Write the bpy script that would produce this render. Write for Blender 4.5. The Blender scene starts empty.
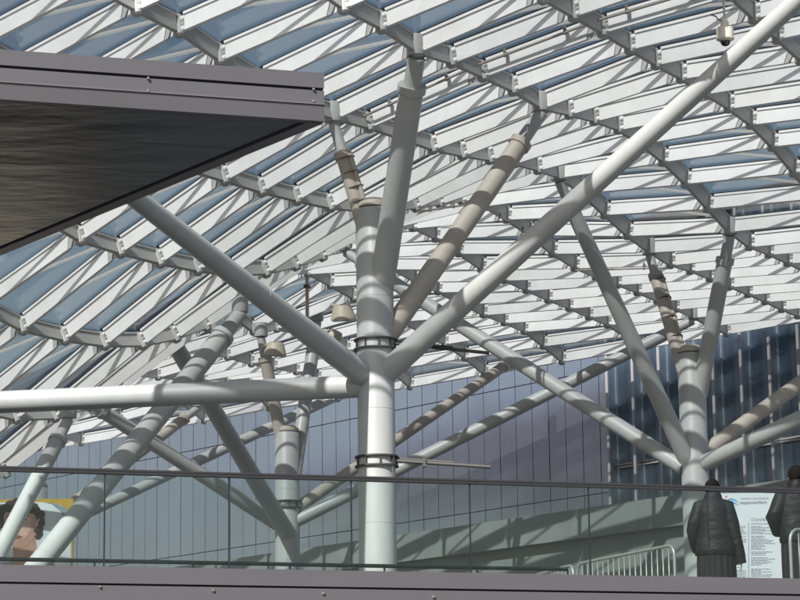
import bpy, bmesh, math, random
from mathutils import Vector, Matrix
random.seed(7)
scene = bpy.context.scene
COL = scene.collection

# ------------------------------------------------------------------ camera
F, PITCH, ROLL = 2600.0, math.atan(540/2600), math.radians(.75)   # focal length in pixels of an 800 px wide frame
_c, _s, _cp, _sp = math.cos(ROLL), math.sin(ROLL), math.cos(PITCH), math.sin(PITCH)
up0 = Vector((0, -_sp, _cp))
ex = Vector((_c, 0, 0)) - up0*_s
ey = Vector((_s, 0, 0)) + up0*_c
ez = -Vector((0, _cp, _sp))
cam_d = bpy.data.cameras.new('camera')
cam = bpy.data.objects.new('camera', cam_d); COL.objects.link(cam)
cam.matrix_world = Matrix((ex, ey, ez)).transposed().to_4x4()
cam_d.sensor_width = 36; cam_d.lens = 36*F/800; cam_d.clip_start = .5; cam_d.clip_end = 6000
scene.camera = cam

# ------------------------------------------------------------------ light
SUN_AZ = Vector((-.485, -.875)); SUN_EL = math.radians(40)
w = bpy.data.worlds.new('World'); scene.world = w; w.use_nodes = True
nt = w.node_tree; bg = nt.nodes['Background']
sky = nt.nodes.new('ShaderNodeTexSky'); sky.sky_type = 'NISHITA'; sky.sun_disc = False
sky.sun_elevation = SUN_EL; sky.sun_rotation = math.atan2(SUN_AZ.x, SUN_AZ.y)
sky.air_density = 1.3; sky.dust_density = 2.2
nt.links.new(sky.outputs[0], bg.inputs[0]); bg.inputs[1].default_value = .08
sd = bpy.data.lights.new('sun', 'SUN'); sd.energy = 5.0; sd.angle = math.radians(.55); sd.color = (1, .98, .94)
so = bpy.data.objects.new('sun', sd); COL.objects.link(so)
tosun = Vector((SUN_AZ.x*math.cos(SUN_EL), SUN_AZ.y*math.cos(SUN_EL), math.sin(SUN_EL))).normalized()
so.rotation_euler = tosun.to_track_quat('Z', 'Y').to_euler(); so.location = tosun*60
vs = scene.view_settings
vs.view_transform = 'Standard'; vs.look = 'None'; vs.gamma = 1; vs.use_curve_mapping = False; vs.exposure = 0.40
scene.cycles.max_bounces = 10; scene.cycles.transparent_max_bounces = 40
scene.cycles.diffuse_bounces = 5; scene.cycles.glossy_bounces = 4

# ------------------------------------------------------------------ helpers
def ray(x, y):
    """direction (x/depth, z/depth) of a photo pixel"""
    X = x-400; Y = 300-y
    a = (_c*X+_s*Y)/F; b = (-_s*X+_c*Y)/F
    d = _cp-b*_sp
    return a/d, (_sp+b*_cp)/d
def at(x, y, depth):
    a, t = ray(x, y); return Vector((a*depth, depth, t*depth))
def proj(v):
    d = -(ez.dot(v))
    return (400+F*ex.dot(v)/d, 300-F*ey.dot(v)/d, d)

class MB:
    """collects faces for ONE mesh object"""
    def __init__(s): s.v = []; s.f = []; s.sm = []; s.mi = []
    def add(s, vs, fs, smooth=False, mi=0):
        o = len(s.v); s.v += [tuple(p) for p in vs]
        for f in fs: s.f.append(tuple(o+k for k in f)); s.sm.append(smooth); s.mi.append(mi)
    def hexa(s, c8, mi=0):
        s.add(c8, [(0,3,2,1),(4,5,6,7),(0,1,5,4),(1,2,6,5),(2,3,7,6),(3,0,4,7)], mi=mi)
    def box(s, c, sx, sy, sz, R=None, mi=0):
        pts = [Vector((x*sx/2, y*sy/2, z*sz/2)) for z in (-1,1) for x, y in ((-1,-1),(1,-1),(1,1),(-1,1))]
        if R is not None: pts = [R @ p for p in pts]
        s.hexa([Vector(c)+p for p in pts], mi)
    def prism_between(s, p, q, up, prof, mi=0):
        """closed profile [(side, up)] swept from p to q"""
        d = (q-p).normalized(); sd_ = d.cross(up).normalized(); u = sd_.cross(d).normalized(); n = len(prof)
        vs_ = [b+sd_*a+u*h for b in (p, q) for a, h in prof]
        fs = [tuple(range(n))[::-1], tuple(range(n, 2*n))]+[(k, (k+1) % n, n+(k+1) % n, n+k) for k in range(n)]
        s.add(vs_, fs, mi=mi)
    def tube(s, path, radii, n=24, caps=True, mi=0):
        path = [Vector(p) for p in path]
        if not hasattr(radii, '__len__'): radii = [radii]*len(path)
        rings = []; prev = None
        for k, p in enumerate(path):
            a = path[max(k-1, 0)]; b = path[min(k+1, len(path)-1)]
            d = (b-a).normalized()
            if prev is None:
                r_ = Vector((0,0,1)) if abs(d.z) < .9 else Vector((1,0,0))
                sd_ = d.cross(r_).normalized()
            else: sd_ = (prev-d*prev.dot(d)).normalized()
            prev = sd_; u = sd_.cross(d)
            rings.append([p+(sd_*math.cos(t)+u*math.sin(t))*radii[k] for t in [2*math.pi*m/n for m in range(n)]])
        vs_ = [q for r_ in rings for q in r_]
        fs = [(k*n+m, k*n+(m+1) % n, (k+1)*n+(m+1) % n, (k+1)*n+m) for k in range(len(path)-1) for m in range(n)]
        s.add(vs_, fs, True, mi)
        if caps:
            s.add(rings[0], [tuple(range(n))], mi=mi); s.add(rings[-1], [tuple(range(n))[::-1]], mi=mi)
    def rev(s, base, prof, n=28, mi=0, axis=None):
        """surface of revolution: prof [(r, h)]"""
        R = Matrix.Identity(3) if axis is None else axis.to_track_quat('Z', 'Y').to_matrix()
        vs_ = []
        for r_, h in prof:
            for m in range(n):
                t = 2*math.pi*m/n; vs_.append(Vector(base)+R @ Vector((r_*math.cos(t), r_*math.sin(t), h)))
        fs = [(k*n+m, k*n+(m+1) % n, (k+1)*n+(m+1) % n, (k+1)*n+m) for k in range(len(prof)-1) for m in range(n)]
        s.add(vs_, fs, True, mi)
        s.add(vs_[:n], [tuple(range(n))[::-1]], mi=mi); s.add(vs_[-n:], [tuple(range(n))], mi=mi)
    def build(s, name, mat, parent=None, bevel=0, sharp=40):
        me = bpy.data.meshes.new(name); me.from_pydata(s.v, [], s.f)
        for m in (mat if isinstance(mat, (list, tuple)) else [mat]): me.materials.append(m)
        for p, sm, mi in zip(me.polygons, s.sm, s.mi): p.use_smooth = sm; p.material_index = mi
        me.validate(); me.update()
        bm = bmesh.new(); bm.from_mesh(me)
        bmesh.ops.remove_doubles(bm, verts=bm.verts, dist=1e-5)
        bmesh.ops.recalc_face_normals(bm, faces=bm.faces)
        for e in bm.edges:
            if len(e.link_faces) == 2 and e.calc_face_angle(0) > math.radians(sharp): e.smooth = False
        bm.to_mesh(me); bm.free()
        o = bpy.data.objects.new(name, me); COL.objects.link(o)
        if parent is not None:
            o.parent = parent; o.matrix_parent_inverse = PW(parent).inverted()
        if bevel:
            b = o.modifiers.new('bevel', 'BEVEL'); b.width = bevel; b.segments = 2; b.limit_method = 'ANGLE'; b.angle_limit = math.radians(50)
        return o
def PW(o):
    m = Matrix.LocRotScale(o.location, o.rotation_euler, o.scale)
    if o.parent is not None: m = PW(o.parent) @ o.matrix_parent_inverse @ m
    return m
def tag(o, label=None, cat=None, group=None, kind=None):
    if label: o['label'] = label
    if cat: o['category'] = cat; o['kind'] = kind or 'thing'
    if group: o['group'] = group
    if kind: o['kind'] = kind
    return o
def empty(name, loc, label, cat, group=None):
    o = bpy.data.objects.new(name, None); COL.objects.link(o); o.location = loc; o.empty_display_size = .2
    return tag(o, label, cat, group)

# ------------------------------------------------------------------ materials
def mat(name, col, rough=.5, metal=0, var=.12, scale=3.0, dirt=None, dirt_amt=.0, stretch=(1,1,1), bump=0, bscale=20, spec=.5, bstretch=(1,1,1)):
    m = bpy.data.materials.new(name); m.use_nodes = True; t = m.node_tree; L = t.links
    b = t.nodes['Principled BSDF']
    b.inputs['Roughness'].default_value = rough; b.inputs['Metallic'].default_value = metal; b.inputs['Specular IOR Level'].default_value = spec
    g = t.nodes.new('ShaderNodeTexCoord'); mp = t.nodes.new('ShaderNodeMapping'); mp.inputs['Scale'].default_value = stretch
    L.new(g.outputs['Object'], mp.inputs[0])
    n = t.nodes.new('ShaderNodeTexNoise'); n.inputs['Scale'].default_value = scale; n.inputs['Detail'].default_value = 6; n.inputs['Roughness'].default_value = .65
    L.new(mp.outputs[0], n.inputs['Vector'])
    r = t.nodes.new('ShaderNodeMapRange'); r.inputs[1].default_value = .3; r.inputs[2].default_value = .7
    r.inputs[3].default_value = 1-var; r.inputs[4].default_value = 1+var*.5; L.new(n.outputs['Fac'], r.inputs[0])
    mx = t.nodes.new('ShaderNodeMix'); mx.data_type = 'RGBA'; mx.blend_type = 'MULTIPLY'; mx.inputs[0].default_value = 1
    mx.inputs[6].default_value = (*col, 1); L.new(r.outputs[0], mx.inputs[7]); out = mx.outputs[2]
    if dirt:
        n2 = t.nodes.new('ShaderNodeTexNoise'); n2.inputs['Scale'].default_value = scale*.7; n2.inputs['Detail'].default_value = 8; n2.inputs['Roughness'].default_value = .7
        mp2 = t.nodes.new('ShaderNodeMapping'); mp2.inputs['Scale'].default_value = stretch; mp2.inputs['Location'].default_value = (5,3,9)
        L.new(g.outputs['Object'], mp2.inputs[0]); L.new(mp2.outputs[0], n2.inputs['Vector'])
        r2 = t.nodes.new('ShaderNodeMapRange'); r2.inputs[1].default_value = .48; r2.inputs[2].default_value = .75; r2.inputs[3].default_value = 0; r2.inputs[4].default_value = dirt_amt
        L.new(n2.outputs['Fac'], r2.inputs[0])
        m2 = t.nodes.new('ShaderNodeMix'); m2.data_type = 'RGBA'; L.new(r2.outputs[0], m2.inputs[0]); L.new(out, m2.inputs[6]); m2.inputs[7].default_value = (*dirt, 1); out = m2.outputs[2]
    L.new(out, b.inputs['Base Color'])
    if bump:
        mp3 = t.nodes.new('ShaderNodeMapping'); mp3.inputs['Scale'].default_value = bstretch; L.new(g.outputs['Object'], mp3.inputs[0])
        n3 = t.nodes.new('ShaderNodeTexNoise'); n3.inputs['Scale'].default_value = bscale; n3.inputs['Detail'].default_value = 3; L.new(mp3.outputs[0], n3.inputs['Vector'])
        bp = t.nodes.new('ShaderNodeBump'); bp.inputs['Strength'].default_value = 1; bp.inputs['Distance'].default_value = bump
        L.new(n3.outputs['Fac'], bp.inputs['Height']); L.new(bp.outputs[0], b.inputs['Normal'])
    return m
def glassmat(name, tint, rough=.0, ior=1.5, bump=0, bscale=1.5, haze=0, hazecol=(.5,.6,.6), wobble=0):
    m = bpy.data.materials.new(name); m.use_nodes = True; t = m.node_tree; L = t.links
    t.nodes.remove(t.nodes['Principled BSDF']); out = t.nodes['Material Output']
    tr = t.nodes.new('ShaderNodeBsdfTransparent'); tr.inputs[0].default_value = (*tint, 1)
    if wobble:                                            # laminated pane: slightly uneven, bends what is seen through it
        tr = t.nodes.new('ShaderNodeBsdfRefraction'); tr.inputs['Color'].default_value = (*tint, 1); tr.inputs['IOR'].default_value = 1.12; tr.inputs['Roughness'].default_value = 0
        g = t.nodes.new('ShaderNodeTexCoord'); n = t.nodes.new('ShaderNodeTexNoise'); n.inputs['Scale'].default_value = 1.6; n.inputs['Detail'].default_value = 1.5
        L.new(g.outputs['Object'], n.inputs['Vector']); bp = t.nodes.new('ShaderNodeBump'); bp.inputs['Distance'].default_value = wobble
        L.new(n.outputs['Fac'], bp.inputs['Height']); L.new(bp.outputs[0], tr.inputs['Normal'])
    gl = t.nodes.new('ShaderNodeBsdfGlossy'); gl.inputs['Roughness'].default_value = rough
    fr = t.nodes.new('ShaderNodeFresnel'); geo = t.nodes.new('ShaderNodeNewGeometry')
    io = t.nodes.new('ShaderNodeMapRange'); io.inputs[3].default_value = ior; io.inputs[4].default_value = 1/ior   # same reflectance from either side of the sheet
    L.new(geo.outputs['Backfacing'], io.inputs[0]); L.new(io.outputs[0], fr.inputs[0])
    mx = t.nodes.new('ShaderNodeMixShader')
    L.new(fr.outputs[0], mx.inputs[0]); L.new(tr.outputs[0], mx.inputs[1]); L.new(gl.outputs[0], mx.inputs[2])
    sh = mx.outputs[0]
    if haze:
        df = t.nodes.new('ShaderNodeBsdfDiffuse'); df.inputs[0].default_value = (*hazecol, 1)
        m3 = t.nodes.new('ShaderNodeMixShader'); m3.inputs[0].default_value = haze
        L.new(sh, m3.inputs[1]); L.new(df.outputs[0], m3.inputs[2]); sh = m3.outputs[0]
    if bump:
        g = t.nodes.new('ShaderNodeTexCoord'); n = t.nodes.new('ShaderNodeTexNoise'); n.inputs['Scale'].default_value = bscale
        L.new(g.outputs['Object'], n.inputs['Vector']); bp = t.nodes.new('ShaderNodeBump'); bp.inputs['Distance'].default_value = bump
        L.new(n.outputs['Fac'], bp.inputs['Height']); L.new(bp.outputs[0], gl.inputs['Normal'])
    L.new(sh, out.inputs[0])
    return m
M_BAR = mat('white_steel', (.835,.84,.84), .45, var=.07, scale=1.4, dirt=(.58,.56,.53), dirt_amt=.4)
M_RIB = mat('rib_steel', (.46,.46,.445), .45, var=.08, scale=2)
M_DIAG = mat('diagonal_steel', (.74,.73,.70), .5, var=.08, scale=2)
def translucent(name, col, clear):
    m = bpy.data.materials.new(name); m.use_nodes = True; t = m.node_tree; L = t.links
    t.nodes.remove(t.nodes['Principled BSDF'])
    tl = t.nodes.new('ShaderNodeBsdfTranslucent'); tl.inputs[0].default_value = (*col, 1)
    df = t.nodes.new('ShaderNodeBsdfDiffuse'); df.inputs[0].default_value = (*col, 1)
    tr = t.nodes.new('ShaderNodeBsdfTransparent')
    a = t.nodes.new('ShaderNodeMixShader'); a.inputs[0].default_value = .35; L.new(tl.outputs[0], a.inputs[1]); L.new(df.outputs[0], a.inputs[2])
    b = t.nodes.new('ShaderNodeMixShader'); b.inputs[0].default_value = clear; L.new(a.outputs[0], b.inputs[1]); L.new(tr.outputs[0], b.inputs[2])
    L.new(b.outputs[0], t.nodes['Material Output'].inputs[0]); return m
M_FROST = translucent('frosted_joint', (.86,.85,.81), .35)
M_TREE = mat('column_paint', (.45,.465,.46), .42, var=.11, scale=1.2, stretch=(1,1,.45), dirt=(.30,.28,.24), dirt_amt=.3)
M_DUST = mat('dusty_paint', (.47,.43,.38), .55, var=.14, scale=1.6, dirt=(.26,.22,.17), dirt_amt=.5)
M_RING = mat('galvanised_ring', (.075,.075,.072), .6, .0, var=.2, scale=8)
M_CLAD = mat('purple_grey_cladding', (.135,.126,.135), .42, .15, var=.07, scale=1.0, stretch=(.4,.4,2))
M_GROOVE = mat('shadow_gap', (.02,.02,.022), .7)
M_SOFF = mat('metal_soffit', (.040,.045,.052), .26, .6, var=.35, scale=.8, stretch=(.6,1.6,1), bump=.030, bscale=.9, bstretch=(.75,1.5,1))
M_GLASS = glassmat('roof_glass', (.745,.755,.76), 0, 1.75)
M_GLASSES = [M_GLASS, glassmat('roof_glass_grey', (.70,.715,.72), .0, 1.75), glassmat('roof_glass_dusty', (.745,.76,.765), .02, 1.6, haze=.03, hazecol=(.6,.6,.58))]
M_BAL = glassmat('balustrade_glass', (.885,.925,.918), 0, 1.45, haze=.003, hazecol=(.45,.6,.58), wobble=.004)
M_EDGE = mat('glass_edge', (.018,.026,.026), .5)
M_GASK = mat('black_gasket', (.012,.013,.016), .5)
M_RAIL = mat('rail_metal', (.068,.066,.068), .3, .5, var=.1, scale=6)
M_LRAIL = mat('lower_rail', (.035,.055,.055), .35, .3)
M_STUD = mat('steel_stud', (.6,.58,.55), .25, .9)
M_PANEL = mat('facade_panel', (.57,.58,.675), .24, .97, var=.10, scale=.3, stretch=(1,1,.5))
M_WIN = mat('window_glass', (.23,.28,.36), .2, .97, var=.2, scale=.4)
M_FIN = mat('fin_metal', (.42,.40,.41), .4, .2, var=.06)
M_FINS = mat('fin_side', (.50,.57,.62), .28, .95, var=.1)
M_CONC = mat('plinth_concrete', (.27,.29,.28), .8, var=.14, scale=1.2, dirt=(.17,.18,.175), dirt_amt=.4)
M_PAVE = mat('pavement', (.120,.120,.120), .85, var=.15, scale=.8)
M_GROUND = mat('asphalt', (.052,.056,.062), .9, var=.2, scale=.6)
M_CAM = mat('camera_plastic', (.62,.58,.50), .4, var=.08, scale=8)
M_BLACK = mat('dark_dome', (.012,.012,.014), .08, spec=.8)
M_CABLE = mat('cable', (.17,.15,.13), .6, var=.2, scale=9)
M_CONDUIT = mat('conduit', (.42,.39,.35), .45, .3, var=.15, scale=6)
M_LAMP = mat('lamp_housing', (.52,.46,.37), .5, var=.1, scale=5)
M_FENCE = mat('barrier_metal', (.27,.28,.275), .4, .4, var=.1, scale=7)

# ------------------------------------------------------------------ setting: ground, walkway, facade
FU = Vector((3.3, 1, 0)).normalized()                # direction of the walkway edge
FN = Vector((FU.y, -FU.x, 0))                        # outward, towards the viewer
def edge_pt(X, z=0): return Vector((X, 27+X/3.3, z))
def edge_px(x, z=None, y=None):
    a, t = ray(x, y if y is not None else 480); Y = 27/(1-a/3.3)
    return Vector((a*Y, Y, t*Y if z is None else z))
FLOOR = (edge_px(0, y=563).z+edge_px(400, y=571.5).z+edge_px(800, y=580).z)/3-.045
g = MB(); g.hexa([(-3000,-3000,-2.6),(3000,-3000,-2.6),(3000,3000,-2.6),(-3000,3000,-2.6),(-3000,-3000,-1.7),(3000,-3000,-1.7),(3000,3000,-1.7),(-3000,3000,-1.7)])
tag(g.build('ground', M_GROUND), kind='structure')
A0, A1 = edge_pt(-34), edge_pt(36)
def slab_poly(mb, pts, z0, z1, mi=0):
    n = len(pts); vs_ = [(p[0], p[1], z0) for p in pts]+[(p[0], p[1], z1) for p in pts]
    mb.add(vs_, [tuple(range(n))[::-1], tuple(range(n, 2*n))]+[(k, (k+1) % n, n+(k+1) % n, n+k) for k in range(n)], mi=mi)
wk = MB(); ins = -FN*.06
slab_poly(wk, [A0+ins, A1+ins, (60, 110, 0), (-60, 110, 0)], -1.7, FLOOR)
walk = tag(wk.build('walkway', M_PAVE), kind='structure')
# cladding of the walkway edge
def cladding(bands, p, q, name, parent, studs, groove_z):
    """bands: (z0, z1, proud); swept along p->q as stacked panels with a dark gap"""
    mb = MB()
    for z0, z1, out0, out1 in bands:
        c8 = []
        for z, o_ in ((z0, out0), (z1, out1)):
            c8 += [p+Vector((0,0,z))-FN*.05, q+Vector((0,0,z))-FN*.05, q+Vector((0,0,z))+FN*o_, p+Vector((0,0,z))+FN*o_]
        mb.hexa([c8[3], c8[2], c8[1], c8[0], c8[7], c8[6], c8[5], c8[4]])
    o = mb.build(name, M_CLAD, parent)
    gm = MB()
    for z0, z1 in groove_z:
        c8 = [v_+Vector((0,0,z)) for z in (z0, z1) for v_ in (p-FN*.05, q-FN*.05, q+FN*.004, p+FN*.004)]
        gm.hexa([c8[3], c8[2], c8[1], c8[0], c8[7], c8[6], c8[5], c8[4]])
    gm.build('shadow_gap', M_GROOVE, o)
    for sp in studs:
        s_ = MB(); s_.rev(sp, [(.016, 0), (.016, .012), (.009, .02)], 10, axis=FN); s_.build('stud', M_STUD, o)
    return o
zt = FLOOR+.04
st = []
for x, y in ((99, 587.3), (212, 591), (322, 594), (432, 597.5)): st.append(edge_px(x, y=y)+FN*.052)
cladding([(zt-.168, zt, .05, .05), (zt-.56, zt-.190, .05, .05), (zt-1.0, zt-.585, .05, .05)], A0, A1, 'edge_cladding', walk, st, [(zt-.190, zt-.168), (zt-.585, zt-.56)])

# facade plane
avp, _ = ray(-1950, 940)
FD = -Vector((avp, 1, 0)).normalized()               # towards right and near
FNORM = Vector((FD.y, -FD.x, 0))                     # outward (towards left and near)
if FNORM.y > 0: FNORM = -FNORM
fa, _ = ray(580, 430); FP = Vector((fa*66, 66, 0))
def fac(x, y):
    """(s along, z) of a photo pixel on the facade plane"""
    a, t = ray(x, y)
    # FP + s*FD = (aY, Y)
    s = (a*FP.y-FP.x)/(FD.x-a*FD.y); Y = FP.y+s*FD.y
    return s, t*Y
def fpt(s, z, out=0.0): return FP+FD*s+Vector((0,0,z))+FNORM*out
def fbox(mb, s0, s1, z0, z1, o0, o1, mi=0):
    mb.hexa([fpt(s, z, o) for z in (z0, z1) for s, o in ((s0, o0), (s0, o1), (s1, o1), (s1, o0))], mi)
S_WIN = fac(617, 400)[0]
WSTEP = (fac(780.5, 400)[0]-S_WIN)/6
PSTEP = fac(580, 430)[0]-fac(563, 430)[0]
Z1 = sum(fac(x, y)[1] for x, y in ((355, 420), (470, 394)))/2
Z2 = sum(fac(x, y)[1] for x, y in ((400, 528), (535, 498)))/2
ZP = sum(fac(x, y)[1] for x, y in ((690, 497), (560, 520)))/2
ZS = sum(fac(x, y)[1] for x, y in ((690, 526), (480, 560)))/2
ZT = sum(fac(x, y)[1] for x, y in ((640, 468), (792, 435)))/2
FTOP = 15.0
SL, SR = -62.0, S_WIN+WSTEP*14
print('facade', S_WIN, WSTEP, PSTEP, Z1, Z2, ZP, ZS, ZT)
office = empty('office_building', fpt(S_WIN, FLOOR), 'long purple grey panelled building with dark finned windows behind the white columns', 'building')
core = MB(); fbox(core, SL, SR, FLOOR-.5, FTOP, -14, -.12)
core.build('core_wall', M_GROOVE, office)
pn = MB(); k = 0; s = S_WIN-.02
rows = [(ZP-.3, Z2-.012), (Z2+.012, Z1-.012), (Z1+.012, FTOP)]
while s > SL:
    for z0, z1 in rows:
        fbox(pn, s-PSTEP+.022, s, z0, z1, -.12, random.uniform(0, .006))
    s -= PSTEP
pn.build('panel_wall', M_PANEL, office)
cp = MB(); fbox(cp, SL, SR, FTOP, FTOP+.35, -14, .15); cp.build('parapet', M_CLAD, office)
for k in range(14):
    s0 = S_WIN+k*WSTEP
    for z0, z1 in ((ZP-.3, ZT-.06), (ZT+.06, FTOP)):
        wn = MB(); fbox(wn, s0+.05, s0+WSTEP-.05, z0, z1, -.10, -.02)
        wo = wn.build('window', M_WIN, office)
        fr = MB()
        fbox(fr, s0+.02, s0+.05, z0, z1, -.12, .05); fbox(fr, s0+WSTEP-.05, s0+WSTEP-.02, z0, z1, -.12, .05)
        fbox(fr, s0+.02, s0+WSTEP-.02, z0-.04, z0, -.12, .06); fr.build('window_frame', M_FINS, wo)
    fn = MB(); fbox(fn, s0-.02, s0+.02, ZP-.2, FTOP, -.02, .33); fin = fn.build('fin', M_FINS, office)
    fe = MB(); fbox(fe, s0-.035, s0+.035, ZP-.2, FTOP, .332, .37); fe.build('fin_edge', M_FIN, fin)
tr = MB(); fbox(tr, S_WIN-.02, SR, ZT-.056, ZT-.01, -.05, .10); fbox(tr, S_WIN-.02, SR, ZT+.012, ZT+.056, -.05, .10); tr.build('transom', M_FIN, office)
pl = MB(); fbox(pl, SL, SR, ZS, ZP, -.4, .9); fbox(pl, SL, SR, FLOOR-.2, ZS-.002, -.4, .62); pl.build('plinth', M_CONC, office)

# ------------------------------------------------------------------ roof slab over the balcony (upper left)
roof = empty('flat_roof', edge_pt(-8, 7.4), 'dark flat roof slab with purple grey edge and rippled metal underside at upper left', 'roof')
zb = sum(edge_px(x, y=y).z for x, y in ((0, 101), (323, 122)))/2
ztp = sum(edge_px(x, y=y).z for x, y in ((0, 51), (323, 74)))/2
R1 = edge_px(323, z=0, y=100)
sa, stn = ray(0, 255); dY = zb/stn
R2 = Vector((sa*dY, dY, 0)); sdv = (R2-R1).normalized(); R3 = R1+sdv*19
R0 = edge_pt(-24)
H = ztp-zb
zg = ztp-H*.335
RS = []
for x, y in ((147, 80), (147, 92.5), (312, 91), (312, 103)): RS.append(edge_px(x, y=y)+FN*.062)
cladding([(zg+.012, ztp, .05, .05), (zb+H*.36, zg-.02, .05, .05), (zb+H*.325, zb+H*.355, .082, .070), (zb, zb+H*.32, .05, .068)], R0, R1, 'fascia', roof, RS, [(zg-.02, zg+.012)])
sn = sdv.cross(Vector((0,0,1))).normalized()          # outward of the slanted side
if sn.x < 0: sn = -sn
bd = MB(); slab_poly(bd, [R0-FN*.055, R1-FN*.055, R3, R0+Vector((-10, 14, 0))], zb+.03, ztp-.02); bd.build('roof_slab', M_CLAD, roof)
tm = MB(); wv = .17
slab_poly(tm, [R1-FN*.055, R1-FN*.055-sn*wv-sdv*.0, R3-sn*wv, R3], zb-.005, zb+.028); tm.build('edge_trim', M_CLAD, roof)
gp = MB(); slab_poly(gp, [R1-FN*.055-sn*(wv+.002), R1-FN*.055-sn*(wv+.05), R3-sn*(wv+.05), R3-sn*(wv+.002)], zb+.012, zb+.028); gp.build('shadow_gap', M_GROOVE, roof)
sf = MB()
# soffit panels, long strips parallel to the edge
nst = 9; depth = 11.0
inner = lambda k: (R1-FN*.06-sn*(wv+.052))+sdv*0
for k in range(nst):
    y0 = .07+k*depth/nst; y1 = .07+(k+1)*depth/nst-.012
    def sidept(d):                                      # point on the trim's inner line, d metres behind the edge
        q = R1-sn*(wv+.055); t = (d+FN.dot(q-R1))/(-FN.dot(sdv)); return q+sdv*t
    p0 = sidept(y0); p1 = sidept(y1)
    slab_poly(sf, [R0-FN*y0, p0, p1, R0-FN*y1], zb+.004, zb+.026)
sf.build('soffit', M_SOFF, roof)

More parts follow.
